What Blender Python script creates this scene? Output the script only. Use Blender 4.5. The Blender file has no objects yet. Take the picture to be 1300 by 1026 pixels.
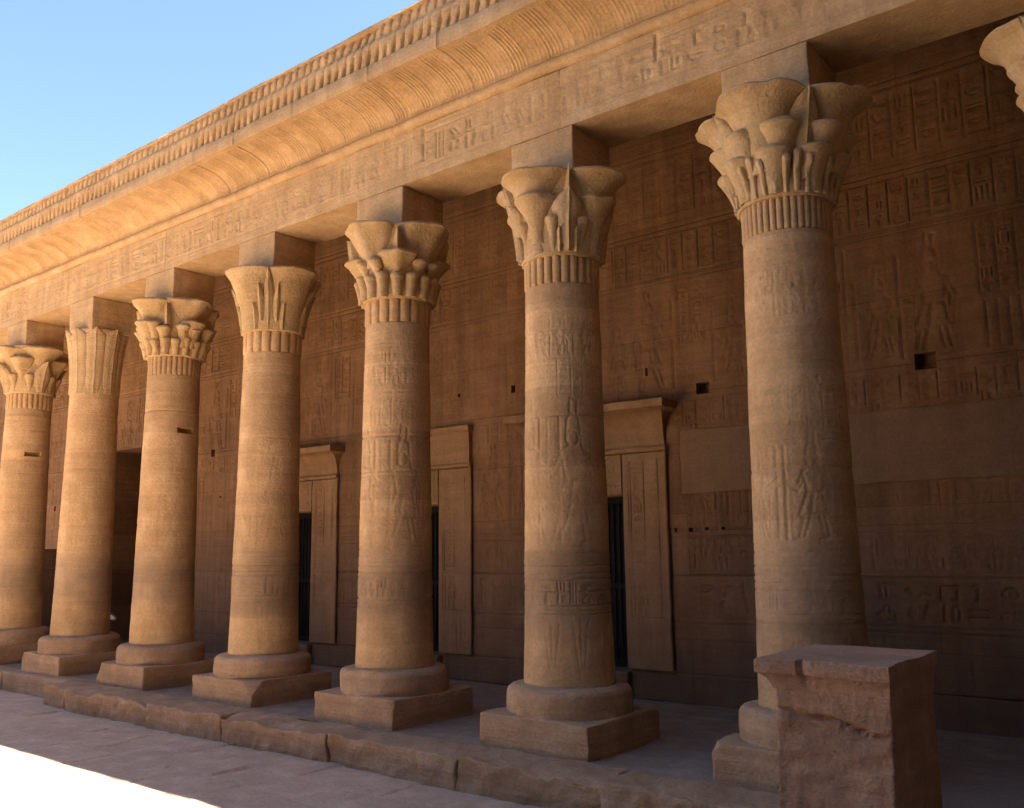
import bpy, math
import numpy as np
from mathutils import Matrix, Vector

# All lengths below are in "bays": one unit = 0.8 m (K metres). mesh() applies K.
K = 0.8
scene = bpy.context.scene
COL = scene.collection

# ------------------------------------------------------------------ camera
PITCH, ROLL, YAW = 0.15656, -0.011256, -0.676249
CAM = (21.6629, -9.34921, 2.25319)
_f = np.array([math.sin(YAW)*math.cos(PITCH), math.cos(YAW)*math.cos(PITCH), math.sin(PITCH)])
_r = np.array([math.cos(YAW), -math.sin(YAW), 0.0])
_u = np.cross(_r, _f)
_c, _s = math.cos(ROLL), math.sin(ROLL)
_r, _u = _c*_r + _s*_u, -_s*_r + _c*_u
cam_d = bpy.data.cameras.new('camera')
cam_d.sensor_fit = 'HORIZONTAL'; cam_d.sensor_width = 36.0
cam_d.lens = 36.0*1171.91/1300.0
cam_d.clip_start = 0.05; cam_d.clip_end = 3000
cam = bpy.data.objects.new('camera', cam_d); COL.objects.link(cam)
M = Matrix.Identity(4)
for i in range(3):
    M[i][0] = _r[i]; M[i][1] = _u[i]; M[i][2] = -_f[i]; M[i][3] = CAM[i]*K
cam.matrix_world = M
scene.camera = cam

# ------------------------------------------------------------------ world, sun, exposure
SUN = Vector((0.37, 0.225, 1.0)).normalized()
sun_elev = math.asin(SUN.z)
world = bpy.data.worlds.new('World'); scene.world = world; world.use_nodes = True
wn = world.node_tree; bg = wn.nodes['Background']
sky = wn.nodes.new('ShaderNodeTexSky'); sky.sky_type = 'NISHITA'; sky.sun_disc = False
sky.sun_elevation = sun_elev
sky.sun_rotation = math.atan2(SUN.x, SUN.y)
sky.air_density = 1.0; sky.dust_density = 0.6; sky.ozone_density = 2.5
wn.links.new(sky.outputs[0], bg.inputs[0]); bg.inputs[1].default_value = 0.05
sd = bpy.data.lights.new('sun', 'SUN'); sd.energy = 5.0; sd.angle = math.radians(0.5); sd.color = (1.0, 0.90, 0.76)
so = bpy.data.objects.new('sun', sd); COL.objects.link(so)
so.rotation_euler = SUN.to_track_quat('Z', 'Y').to_euler()
so.location = (0, 0, 60)
vs = scene.view_settings
vs.view_transform = 'Standard'; vs.look = 'None'; vs.gamma = 1.0; vs.use_curve_mapping = False
vs.exposure = 2.82
scene.cycles.max_bounces = 10; scene.cycles.diffuse_bounces = 8

# ------------------------------------------------------------------ noise
def _h(i, j, k, s):
    n = (i*73856093) ^ (j*19349663) ^ (k*83492791) ^ (s*2654435)
    n = (n ^ (n >> 13))*1274126177
    n = n ^ (n >> 16)
    return (n & 0xffff)/32767.5 - 1.0
def vnoise(P, s=0):
    I = np.floor(P).astype(np.int64); F = P - I; F = F*F*(3-2*F)
    out = 0
    for a in (0, 1):
        wa = F[:, 0] if a else 1-F[:, 0]
        for b in (0, 1):
            wb = F[:, 1] if b else 1-F[:, 1]
            for c in (0, 1):
                wc = F[:, 2] if c else 1-F[:, 2]
                out = out + wa*wb*wc*_h(I[:, 0]+a, I[:, 1]+b, I[:, 2]+c, s)
    return out
def fbm(P, freq, octs=3, s=0):
    P = np.asarray(P, float); v = 0; a = 1.0; t = 0
    for o in range(octs):
        v = v + a*vnoise(P*freq*(2.03**o) + 17.3*o, s+o*11); t += a; a *= 0.5
    return v/t
def rough(V, amp, freq, s=0, octs=3):
    V = np.asarray(V, float)
    return V + amp*np.stack([fbm(V, freq, octs, s), fbm(V+31.7, freq, octs, s+5), fbm(V-57.1, freq, octs, s+9)], 1)
def sstep(a, b, x):
    t = np.clip((np.asarray(x, float)-a)/(b-a), 0, 1); return t*t*(3-2*t)

# ------------------------------------------------------------------ objects
def tag(o, label=None, cat=None, group=None, kind=None):
    for k, v in (('label', label), ('category', cat), ('group', group), ('kind', kind)):
        if v: o[k] = v
    return o
def thing(name, label, cat, loc=(0, 0, 0), group=None):
    o = bpy.data.objects.new(name, None); COL.objects.link(o)
    o.empty_display_size = 0.3
    o.location = [c*K for c in loc]
    return tag(o, label, cat, group)
def mesh(name, V, F, mat, parent=None, smooth=True):
    V = np.asarray(V, float)*K
    me = bpy.data.meshes.new(name)
    if isinstance(F, np.ndarray):
        n = len(F)
        me.vertices.add(len(V)); me.vertices.foreach_set('co', V.astype(np.float32).ravel())
        me.loops.add(n*4); me.loops.foreach_set('vertex_index', F.astype(np.int32).ravel())
        me.polygons.add(n)
        me.polygons.foreach_set('loop_start', np.arange(0, n*4, 4, dtype=np.int32))
        me.update(calc_edges=True); me.validate()
    else:
        me.from_pydata([tuple(v) for v in V], [], [tuple(int(i) for i in f) for f in F])
    if smooth:
        me.polygons.foreach_set('use_smooth', np.ones(len(me.polygons), bool))
        try: me.set_sharp_from_angle(angle=math.radians(38))
        except Exception: pass
    me.materials.append(mat)
    o = bpy.data.objects.new(name, me); COL.objects.link(o)
    if parent is not None: o.parent = parent
    return o
class MB:
    def __init__(s): s.V = []; s.F = []; s.n = 0
    def add(s, V, F):
        V = np.asarray(V, float); s.V.append(V)
        s.F += [[int(i)+s.n for i in f] for f in F]; s.n += len(V); return s
    def build(s, name, mat, parent=None, smooth=True):
        return mesh(name, np.concatenate(s.V), s.F, mat, parent, smooth)
def grid_faces(nv, nu, wrap=False):
    j, i = np.meshgrid(np.arange(nv-1), np.arange(nu if wrap else nu-1), indexing='ij')
    i2 = (i+1) % nu
    return np.stack([j*nu+i, j*nu+i2, (j+1)*nu+i2, (j+1)*nu+i], -1).reshape(-1, 4)
def tube(R, caps=True):
    """R: (n, m, 3) rings -> V, F with caps."""
    n, m, _ = R.shape
    F = [list(f) for f in grid_faces(n, m, True)]
    if caps:
        F.append(list(range(m))[::-1]); F.append([(n-1)*m+i for i in range(m)])
    return R.reshape(-1, 3), F
def lathe(prof, m=48, cx=0, cy=0):
    a = np.linspace(0, 2*np.pi, m, endpoint=False)
    R = np.array([[(cx+r*np.cos(t), cy+r*np.sin(t), z) for t in a] for r, z in prof])
    return R
def rbox(lo, hi, bev=0.03, res=0.08, amp=0.0, freq=3, seed=0, cuts=(), wear=0.0):
    """A closed box with rounded, worn edges. cuts: (normal, d) planes that knock a corner off."""
    lo = np.array(lo, float); hi = np.array(hi, float); sz = hi-lo
    n = np.maximum(2, np.ceil(sz/res).astype(int))
    ax = []
    for k in range(3):
        t = np.linspace(0, 1, n[k]+1)
        x = lo[k]+t*sz[k]
        b = min(bev, sz[k]*0.3)
        x = np.unique(np.concatenate([x[(x < lo[k]+1e-9) | (x > hi[k]-1e-9) | ((x > lo[k]+b*1.2) & (x < hi[k]-b*1.2))],
                                      [lo[k]+b*.35, lo[k]+b, hi[k]-b, hi[k]-b*.35]]))
        ax.append(x)
    idx = {}; V = []; F = []
    def vid(a, b, c):
        key = (a, b, c)
        if key not in idx:
            idx[key] = len(V); V.append((ax[0][a], ax[1][b], ax[2][c]))
        return idx[key]
    N = [len(x)-1 for x in ax]
    for k, (p, q) in ((0, (1, 2)), (1, (0, 2)), (2, (0, 1))):
        for side in (0, N[k]):
            for i in range(N[p]):
                for j in range(N[q]):
                    def at(ii, jj):
                        t = [0, 0, 0]; t[k] = side; t[p] = ii; t[q] = jj; return vid(*t)
                    f = [at(i, j), at(i+1, j), at(i+1, j+1), at(i, j+1)]
                    if (side == 0) == (k != 1): f = f[::-1]
                    F.append(f)
    V = np.array(V)
    b = np.full(len(V), float(bev))
    if wear: b = bev*(1+wear*np.clip(fbm(V, 2.3, 2, seed+40)+.1, -.5, 1.5))
    b = np.minimum(b, sz.min()*.45)[:, None]
    Q = np.clip(V, lo+b, hi-b); D = V-Q; L = np.linalg.norm(D, axis=1, keepdims=True)
    V = np.where(L > 1e-9, Q+D/np.maximum(L, 1e-9)*b, V)
    if amp: V = rough(V, amp, freq, seed)
    for nrm, d in cuts:
        nrm = np.array(nrm, float); nrm /= np.linalg.norm(nrm)
        e = V@nrm-d + 0.02*fbm(V, 5, 2, 3); m = e > 0
        V[m] -= e[m, None]*nrm
    return V, F

# ------------------------------------------------------------------ materials
def nodes_of(name):
    m = bpy.data.materials.new(name); m.use_nodes = True
    return m, m.node_tree, m.node_tree.nodes['Principled BSDF']
def stone(name, c1, c2, c3=None, stain=None, stain_col=(.17, .125, .10), strata=0.5, grain=0.65, rough_=0.92,
          bump=0.010, streak=0.25, joints=None, drums=False):
    m, nt, bs = nodes_of(name); N = nt.nodes; L = nt.links
    bs.inputs['Roughness'].default_value = rough_
    bs.inputs['Specular IOR Level'].default_value = 0.15
    geo = N.new('ShaderNodeNewGeometry')
    def vm(op, a, b):
        n = N.new('ShaderNodeVectorMath'); n.operation = op
        L.new(a, n.inputs[0]); n.inputs[1].default_value = b; return n.outputs[0]
    def noise(vec, sc, det=5, rgh=.55):
        n = N.new('ShaderNodeTexNoise'); n.inputs['Scale'].default_value = sc
        n.inputs['Detail'].default_value = det; n.inputs['Roughness'].default_value = rgh
        L.new(vec, n.inputs['Vector']); return n.outputs['Fac']
    def ramp(fac, pts):
        n = N.new('ShaderNodeValToRGB'); L.new(fac, n.inputs[0])
        e = n.color_ramp.elements
        while len(e) < len(pts): e.new(.5)
        for el, (p, c) in zip(e, pts):
            el.position = p; el.color = (c, c, c, 1) if not isinstance(c, tuple) else (*c, 1)
        return n.outputs[0]
    def mix(fac, a, b, mode='MIX'):
        n = N.new('ShaderNodeMix'); n.data_type = 'RGBA'; n.blend_type = mode
        if isinstance(fac, (int, float)): n.inputs[0].default_value = fac
        else: L.new(fac, n.inputs[0])
        for i, v in ((6, a), (7, b)):
            if isinstance(v, tuple): n.inputs[i].default_value = (*v, 1)
            else: L.new(v, n.inputs[i])
        return n.outputs[2]
    def math_(op, a, b):
        n = N.new('ShaderNodeMath'); n.operation = op
        for i, v in ((0, a), (1, b)):
            if isinstance(v, (int, float)): n.inputs[i].default_value = v
            else: L.new(v, n.inputs[i])
        return n.outputs[0]
    P = vm('MULTIPLY', geo.outputs['Position'], (1/K,)*3)
    big = noise(P, .55, 4); mid = noise(P, 2.6, 6, .6); fine = noise(P, 26, 5, .65)
    col = mix(ramp(big, [(.3, 0.0), (.7, 1.0)]), c1, c2)
    if c3: col = mix(ramp(mid, [(.48, 0.0), (.72, 1.0)]), col, c3)
    col = mix(.55, col, ramp(mid, [(.25, .78), (.75, 1.16)]), 'MULTIPLY')
    st = noise(vm('MULTIPLY', P, (.35, .35, 5.0)), 1.6, 6, .6)
    col = mix(strata, col, ramp(st, [(.3, .72), (.65, 1.15)]), 'MULTIPLY')
    sk = noise(vm('MULTIPLY', P, (4.5, 4.5, .28)), 1.0, 5, .6)
    col = mix(streak, col, ramp(sk, [(.35, .62), (.6, 1.12)]), 'MULTIPLY')
    col = mix(grain, col, ramp(fine, [(.3, .74), (.7, 1.16)]), 'MULTIPLY')
    if stain:
        sep = N.new('ShaderNodeSeparateXYZ'); L.new(P, sep.inputs[0])
        z = math_('ADD', sep.outputs[2], math_('MULTIPLY', math_('SUBTRACT', noise(P, 1.1, 5, .65), .5), .5))
        mr = N.new('ShaderNodeMapRange'); L.new(z, mr.inputs[0]); mr.inputs[1].default_value = 0; mr.inputs[2].default_value = 4
        fac = ramp(mr.outputs[0], [(a/4, b) for a, b in stain])
        patch = ramp(noise(P, 2.0, 6, .65), [(.28, .35), (.6, 1.0)])
        col = mix(math_('MULTIPLY', fac, patch), col, stain_col)
    if drums:       # each drum of a shaft was cut from a slightly different bed
        sp = N.new('ShaderNodeSeparateXYZ'); L.new(P, sp.inputs[0])
        oi = N.new('ShaderNodeObjectInfo')
        zz_ = math_('FLOOR', math_('ADD', math_('MULTIPLY', sp.outputs[2], 1.02), math_('MULTIPLY', oi.outputs['Random'], 7.0)), 0)
        wnn = N.new('ShaderNodeTexWhiteNoise'); wnn.noise_dimensions = '1D'; L.new(math_('ADD', zz_, math_('MULTIPLY', oi.outputs['Random'], 31.0)), wnn.inputs['W'])
        col = mix(1.0, col, ramp(wnn.outputs['Value'], [(0.0, (.86, .85, .84)), (1.0, (1.08, 1.07, 1.05))]), 'MULTIPLY')
    if joints:
        cw, ch, jw = joints
        br = N.new('ShaderNodeTexBrick')
        sep2 = N.new('ShaderNodeSeparateXYZ'); L.new(P, sep2.inputs[0])
        cb = N.new('ShaderNodeCombineXYZ'); L.new(sep2.outputs[0], cb.inputs[0]); L.new(sep2.outputs[2], cb.inputs[1])
        L.new(cb.outputs[0], br.inputs['Vector'])
        br.inputs['Scale'].default_value = 1.0; br.inputs['Brick Width'].default_value = cw; br.inputs['Row Height'].default_value = ch
        br.inputs['Mortar Size'].default_value = jw; br.inputs['Mortar Smooth'].default_value = .3
        br.inputs['Color1'].default_value = (1.15, 1.14, 1.12, 1); br.inputs['Color2'].default_value = (.83, .84, .85, 1)
        br.inputs['Mortar'].default_value = (.62, .6, .58, 1)
        col = mix(.7, col, br.outputs['Color'], 'MULTIPLY')
    L.new(col, bs.inputs['Base Color'])
    hsum = math_('ADD', math_('MULTIPLY', fine, .5), math_('ADD', math_('MULTIPLY', mid, .8), math_('MULTIPLY', st, .9)))
    bp = N.new('ShaderNodeBump'); bp.inputs['Strength'].default_value = .85; bp.inputs['Distance'].default_value = bump*2.2
    L.new(hsum, bp.inputs['Height']); L.new(bp.outputs[0], bs.inputs['Normal'])
    return m
def plain(name, c, r=.6, metal=0.0):
    m, nt, bs = nodes_of(name)
    N = nt.nodes; n = N.new('ShaderNodeTexNoise'); n.inputs['Scale'].default_value = 9; n.inputs['Detail'].default_value = 4
    cr = N.new('ShaderNodeValToRGB'); nt.links.new(n.outputs['Fac'], cr.inputs[0])
    cr.color_ramp.elements[0].position = .3; cr.color_ramp.elements[1].position = .7
    cr.color_ramp.elements[0].color = (*[x*.8 for x in c], 1); cr.color_ramp.elements[1].color = (*[min(1, x*1.15) for x in c], 1)
    nt.links.new(cr.outputs[0], bs.inputs['Base Color'])
    bs.inputs['Roughness'].default_value = r; bs.inputs['Metallic'].default_value = metal
    return m

SHAFT_STAIN = [(0.0, 0), (1.15, .02), (1.5, .7), (1.95, .75), (2.5, .06), (3.0, 0)]
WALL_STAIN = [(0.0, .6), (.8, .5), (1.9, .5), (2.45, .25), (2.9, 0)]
M_shaft = stone('sandstone_shaft', (.61, .412, .222), (.54, .348, .178), (.63, .437, .25), stain=SHAFT_STAIN, stain_col=(.26, .19, .135), strata=.3, streak=.2, drums=True)
M_cap = stone('sandstone_capital', (.61, .435, .23), (.54, .37, .185), (.57, .42, .27), strata=.3, streak=.2, bump=.014)
M_base = stone('sandstone_base', (.50, .325, .195), (.42, .27, .16), (.51, .35, .22), strata=.6, streak=.1, bump=.016)
M_ent = stone('sandstone_entablature', (.565, .385, .21), (.495, .325, .172), (.56, .40, .24), strata=.3, streak=.3)
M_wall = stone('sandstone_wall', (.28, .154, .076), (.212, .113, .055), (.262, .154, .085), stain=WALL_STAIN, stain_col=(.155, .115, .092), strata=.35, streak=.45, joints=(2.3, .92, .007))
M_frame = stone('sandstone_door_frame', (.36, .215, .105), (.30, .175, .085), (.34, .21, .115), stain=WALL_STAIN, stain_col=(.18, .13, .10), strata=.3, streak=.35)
M_patch = stone('cement_plaster', (.27, .165, .095), (.24, .145, .08), strata=.15, streak=.2, bump=.004)
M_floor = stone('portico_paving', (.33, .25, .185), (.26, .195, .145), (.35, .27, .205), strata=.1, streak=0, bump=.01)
M_kerb = stone('kerb_sandstone', (.48, .315, .19), (.38, .245, .15), (.50, .34, .22), strata=.6, streak=.1, bump=.018)
M_pave = stone('courtyard_paving', (.60, .44, .32), (.50, .36, .26), (.62, .46, .34), strata=0, streak=0, bump=.012)
M_dim = stone('dimming_stone', (.10, .065, .04), (.075, .05, .032), strata=.2, streak=.1)  # stone colour darkened to cut bounce light: ceiling and off-frame blockers
M_sand = stone('desert_sand', (.58, .43, .285), (.52, .385, .25), strata=0, streak=0)
M_ped = stone('pink_sandstone', (.53, .32, .20), (.43, .26, .165), (.52, .335, .22), strata=.6, streak=.15, bump=.02)
M_iron = plain('black_iron', (.004, .004, .004), .9, .0)
M_dark = plain('chamber_stone', (.05, .035, .025), .95)
M_trouser = plain('dark_cloth', (.018, .017, .022), .9)
M_shirt = plain('white_cloth', (.75, .74, .72), .85)
M_skin = plain('skin', (.26, .14, .085), .6)
M_shoe = plain('white_shoe', (.8, .8, .78), .5)
M_hair = plain('black_hair', (.015, .012, .01), .6)

# ------------------------------------------------------------------ carved relief raster
class Relief:
    def __init__(s, u0, u1, v0, v1, res):
        s.u0, s.v0, s.res = u0, v0, res
        s.nu = int(round((u1-u0)/res))+1; s.nv = int(round((v1-v0)/res))+1
        s.u = np.linspace(u0, u1, s.nu); s.v = np.linspace(v0, v1, s.nv)
        s.M = np.zeros((s.nv, s.nu))
    def win(s, a, b, c, d):
        i0 = max(0, int((a-s.u0)/s.res)); i1 = min(s.nu, int((b-s.u0)/s.res)+2)
        j0 = max(0, int((c-s.v0)/s.res)); j1 = min(s.nv, int((d-s.v0)/s.res)+2)
        return i0, i1, j0, j1
    def stroke(s, pts, w, k=1.0):
        for (a, b), (c, d) in zip(pts[:-1], pts[1:]):
            i0, i1, j0, j1 = s.win(min(a, c)-w, max(a, c)+w, min(b, d)-w, max(b, d)+w)
            if i1 <= i0 or j1 <= j0: continue
            U, V = np.meshgrid(s.u[i0:i1], s.v[j0:j1])
            dx, dy = c-a, d-b; l2 = dx*dx+dy*dy+1e-12
            t = np.clip(((U-a)*dx+(V-b)*dy)/l2, 0, 1)
            q = np.hypot(U-a-t*dx, V-b-t*dy)
            s.M[j0:j1, i0:i1] = np.maximum(s.M[j0:j1, i0:i1], k*np.clip(1-(q/w)**2, 0, 1))
    def fill(s, pts, k=1.0):
        p = np.array(pts); i0, i1, j0, j1 = s.win(p[:, 0].min(), p[:, 0].max(), p[:, 1].min(), p[:, 1].max())
        if i1 <= i0 or j1 <= j0: return
        U, V = np.meshgrid(s.u[i0:i1], s.v[j0:j1]); ins = np.zeros(U.shape, bool)
        for (a, b), (c, d) in zip(p, np.roll(p, -1, 0)):
            if b == d: continue
            ins ^= ((b > V) != (d > V)) & (U < (c-a)*(V-b)/(d-b)+a)
        s.M[j0:j1, i0:i1] = np.maximum(s.M[j0:j1, i0:i1], k*ins)
def arc(cx, cy, rx, ry, a0, a1, n=9):
    t = np.radians(np.linspace(a0, a1, n)); return [(cx+rx*math.cos(x), cy+ry*math.sin(x)) for x in t]
G = [  # glyphs in a unit box: lists of polylines
    [[(-.1, -.5), (-.1, .25), (.0, .5), (.1, .25), (.1, -.5)]],
    [[(-.5, .0), (-.33, .18), (-.17, -.05), (0, .18), (.17, -.05), (.33, .18), (.5, 0)], [(-.5, -.3), (-.33, -.12), (-.17, -.35), (0, -.12), (.17, -.35), (.33, -.12), (.5, -.3)]],
    [arc(0, 0, .3, .3, 0, 360, 13), arc(0, 0, .06, .06, 0, 360, 5)],
    [[(0, -.5), (0, .05)], [(-.3, .05), (.3, .05)], arc(0, .28, .16, .22, -90, 270, 11)],
    [[(-.4, .1), (-.28, .36), (-.1, .4), (0, .22), (.3, -.12), (.48, -.3)], [(-.3, .1), (-.22, -.14), (.1, -.22), (.4, -.25)], [(-.05, -.2), (-.05, -.5), (-.18, -.5)], [(.08, -.22), (.08, -.5), (-.05, -.5)]],
    [[(-.35, .5), (-.35, -.5)], [(0, .5), (0, -.5)], [(.35, .5), (.35, -.5)]],
    [arc(0, .12, .46, .4, 180, 360, 9) + [(-.46, .12)]],
    [arc(0, -.2, .3, .34, 0, 180, 9) + [(.3, -.2)]],
    [[(-.5, -.2), (-.2, -.05), (.0, -.25), (.25, -.1), (.4, .2), (.5, .15)], [(.4, .2), (.36, .34)]],
    [[(-.45, .0), (0, .22), (.45, 0), (0, -.2), (-.45, 0)], arc(0, 0, .1, .12, 0, 360, 7), [(0, -.2), (.05, -.45)], [(-.1, -.2), (-.3, -.42)]],
    [[(-.4, -.4), (-.4, .4), (.4, .4), (.4, -.4)], [(-.4, -.4), (-.12, -.4)], [(.12, -.4), (.4, -.4)]],
    [[(.0, -.5), (.05, .35), (-.15, .5), (-.25, .38)], [(0, -.5), (-.1, -.42)]],
    [[(-.5, .06), (.2, .06), (.45, .2)], [(-.5, -.06), (.3, -.06), (.5, -.02)]],
    [[(-.25, .5), (-.22, -.2), (-.3, -.42), (.3, -.42), (.3, -.32), (.02, -.24), (.0, .5), (-.25, .5)]],
    [[(0, -.5), (0, .5)], [(-.22, .3), (.22, .3)], [(-.22, .17), (.22, .17)], [(-.22, .04), (.22, .04)], [(-.14, -.5), (.14, -.5)]],
    [[(-.35, -.5), (-.28, -.05), (-.1, .05), (-.12, .3), (.02, .42), (.14, .3), (.1, .08), (.3, -.02), (.4, -.22), (.2, -.25), (.35, -.5), (-.35, -.5)]],
    [[(-.5, .2), (.5, .2)], [(-.5, -.2), (.5, -.2)]],
    [[(-.35, -.45), (.3, .5)], [(-.1, -.45), (.45, .4)]],
]
rng = np.random.RandomState(11)
def glyph(R, cx, cy, sx, sy, idx=None, w=.022, k=1.0):
    g = G[rng.randint(len(G)) if idx is None else idx]
    fl = 1 if rng.rand() < .7 else -1
    for pl in g: R.stroke([(cx+fl*x*sx, cy+y*sy) for x, y in pl], w, k)
def text_row(R, u0, u1, v0, v1, w=.022, k=1.0, dens=1.0):
    h = v1-v0; u = u0
    while u < u1-.05:
        c = rng.rand()
        if c < .45:
            wd = h*(.32+.2*rng.rand()); glyph(R, u+wd/2, (v0+v1)/2, wd*.9, h*.86, rng.choice([0, 3, 5, 11, 13, 14, 15, 4, 17]), w, k)
        else:
            wd = h*(.5+.2*rng.rand())
            glyph(R, u+wd/2, v0+h*.74, wd*.86, h*.4, None, w, k)
            if rng.rand() < .5: glyph(R, u+wd/2, v0+h*.24, wd*.86, h*.4, None, w, k)
            else:
                glyph(R, u+wd*.26, v0+h*.24, wd*.36, h*.4, rng.choice([0, 2, 7, 5]), w, k)
                glyph(R, u+wd*.74, v0+h*.24, wd*.36, h*.4, None, w, k)
        u += wd*(1.12+.15*rng.rand())/dens
def text_cols(R, u0, u1, v0, v1, cw=.24, w=.02, k=1.0, lines=True):
    u = u0
    while u+cw <= u1+1e-6:
        if lines: R.stroke([(u, v0), (u, v1)], w*.8, k)
        v = v1-.02
        while v > v0+.08:
            h = min(v-v0, cw*(.45+.5*rng.rand()))
            glyph(R, u+cw/2, v-h/2, cw*.7, h*.82, None, w*.85, k*.9); v -= h
        u += cw
    if lines: R.stroke([(u, v0), (u, v1)], w*.8, k)
FIG = [
    arc(.02, .80, .05, .062, 0, 360, 11), [(-.05, .83), (-.04, .96), (.02, 1.0), (.06, .95), (.07, .84)],
    [(-.05, .8), (-.07, .72), (-.14, .70), (-.11, .56), (-.07, .48)], [(.04, .745), (.12, .70), (.09, .57), (.07, .48)],
    [(-.08, .48), (.08, .48)], [(-.08, .48), (-.12, .27), (.17, .24), (.08, .48)], [(.02, .47), (.05, .25)],
    [(-.08, .27), (-.13, .02), (-.03, .0)], [(-.03, .27), (-.07, .03)], [(.05, .25), (.13, .02), (.22, 0)], [(.12, .25), (.18, .03)],
    [(.11, .69), (.18, .55), (.29, .62)], [(.09, .63), (.17, .50), (.29, .58)], [(.30, .97), (.30, .0)],
    [(-.13, .69), (-.19, .52), (-.15, .36)], [(-.10, .62), (-.15, .5), (-.12, .36)], arc(-.135, .31, .03, .05, 0, 360, 7),
]
def figure(R, cx, v0, h, flip=1, w=.024, k=1.0, tall_crown=True):
    for i, pl in enumerate(FIG):
        R.stroke([(cx+flip*x*h, v0+y*h) for x, y in pl], w, k)
    if tall_crown: R.stroke([(cx-flip*.02*h, v0+.98*h), (cx-flip*.03*h, v0+1.1*h), (cx+flip*.03*h, v0+1.12*h), (cx+flip*.04*h, v0+.98*h)], w, k)
def vlines(R, u0, u1, v0, v1, step, w=.02, k=.8):
    for u in np.arange(u0, u1, step):
        R.stroke([(u+.02*rng.randn()*step, v0), (u, v1)], w, k*(.5+.5*rng.rand()))
def hlines(R, u0, u1, vs_, w=.02, k=1.0):
    for v in vs_: R.stroke([(u0, v), (u1, v)], w, k)

# ------------------------------------------------------------------ ground
def flagstones(u0, u1, v0, v1, res, rows, seed, depth=.02, jw=.02, tilt=.012):
    r = np.random.RandomState(seed)
    u = np.arange(u0, u1+res/2, res); v = np.arange(v0, v1+res/2, res)
    U, V = np.meshgrid(u, v); H = np.zeros(U.shape)
    P = np.stack([U.ravel(), V.ravel(), 0*U.ravel()], 1)
    wob = (.10*fbm(P, .8, 3, seed)).reshape(U.shape); wob2 = (.12*fbm(P+9, .8, 3, seed+3)).reshape(U.shape)
    Vw = V+wob; Uw = U+wob2
    y = v0-.3
    while y < v1+.3:
        hgt = rows*(.7+.7*r.rand()); x = u0-2*r.rand()
        inrow = (Vw >= y) & (Vw < y+hgt)
        dv = np.minimum(np.abs(Vw-y), np.abs(Vw-y-hgt))
        while x < u1+.5:
            wd = rows*(1.0+1.6*r.rand()); m = inrow & (Uw >= x) & (Uw < x+wd)
            if m.any():
                du = np.minimum(np.abs(Uw-x), np.abs(Uw-x-wd))[m]; d = np.minimum(du, dv[m])
                H[m] = tilt*r.randn() + .006*r.randn()*(Uw[m]-x) + .01*r.randn()*(Vw[m]-y) - depth*np.clip(1-d/jw, 0, 1)**.7*(.4+.6*r.rand())
            x += wd
        y += hgt
    H += (.014*fbm(P, 1.7, 4, seed+7)).reshape(U.shape)
    H -= (.03*np.clip(fbm(P, 3.1, 3, seed+8)-.42, 0, 1)).reshape(U.shape)
    return U, V, H
PZ = -0.357
U, V, H = flagstones(-6, 22.5, -8.4, -.8, .045, .62, 5, depth=.025, jw=.025, tilt=.007)
pv = mesh('courtyard_pavement', np.stack([U, V, PZ+H-.01], -1).reshape(-1, 3), grid_faces(*U.shape), M_pave)
tag(pv, kind='structure')
a = 400
g = mesh('ground', [(-a, -a, PZ-.07), (a, -a, PZ-.07), (a, a, PZ-.07), (-a, a, PZ-.07)], [[0, 1, 2, 3]], M_sand, smooth=False)
tag(g, kind='structure')
U, V, H = flagstones(-10, 24.4, -.90, 3.4, .05, .8, 9, depth=.02, jw=.025, tilt=.008)
H = np.where((U < 4.6) & (V < -.85), -1.0, H)
pf = mesh('portico_floor', np.stack([U, V, -.012+H*.6], -1).reshape(-1, 3), grid_faces(*U.shape), M_floor)
tag(pf, kind='structure')

# kerb stones along the front of the platform
kerb = thing('stone_kerb', 'battered sandstone kerb of long blocks along the raised portico floor', 'kerb', (0, 0, PZ))
xs = [4.6, 5.39, 8.09, 9.99, 12.25, 14.44, 16.35, 18.2, 20.4, 22.6]
for i, (x0, x1) in enumerate(zip(xs[:-1], xs[1:])):
    r = np.random.RandomState(50+i)
    V, F = rbox((x0+.002, -1.40-.03*r.rand(), -.10), (x1-.006, -.82, .357+.006*r.randn()), .022, .04, .038, 2.2, 60+i, wear=.8)
    P = V.copy()
    P[:, 0] += 0
    fr = sstep(-1.15, -1.4, V[:, 1])
    V[:, 1] += fr*(.06*fbm(P, 4.5, 4, 80+i)+.10*np.clip(fbm(P, 1.6, 3, 90+i), 0, 1)*(.5-V[:, 2]))
    V[:, 2] -= fr*sstep(.2, .36, V[:, 2])*.16*np.clip(fbm(P, 1.6, 4, 33+i)+.05, 0, 1)
    V = rough(V, .016, 11, 7)
    V[:, 2] -= fr*sstep(.2, .36, V[:, 2])*.06*np.clip(fbm(P, 4.0, 3, 37), 0, 1)
    mesh('kerb_stone', V, [list(f) for f in F], M_kerb, kerb)
for i, (x0, x1) in enumerate(zip([-8.0, -5.2, -2.9, -.6, 1.9], [-5.2, -2.9, -.6, 1.9, 4.59])):
    V, F = rbox((x0+.006, -.98, -.10), (x1-.006, -.6, .352), .05, .06, .03, 2.6, 160+i, wear=.9)
    mesh('kerb_stone', V, F, M_kerb, kerb)

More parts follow.
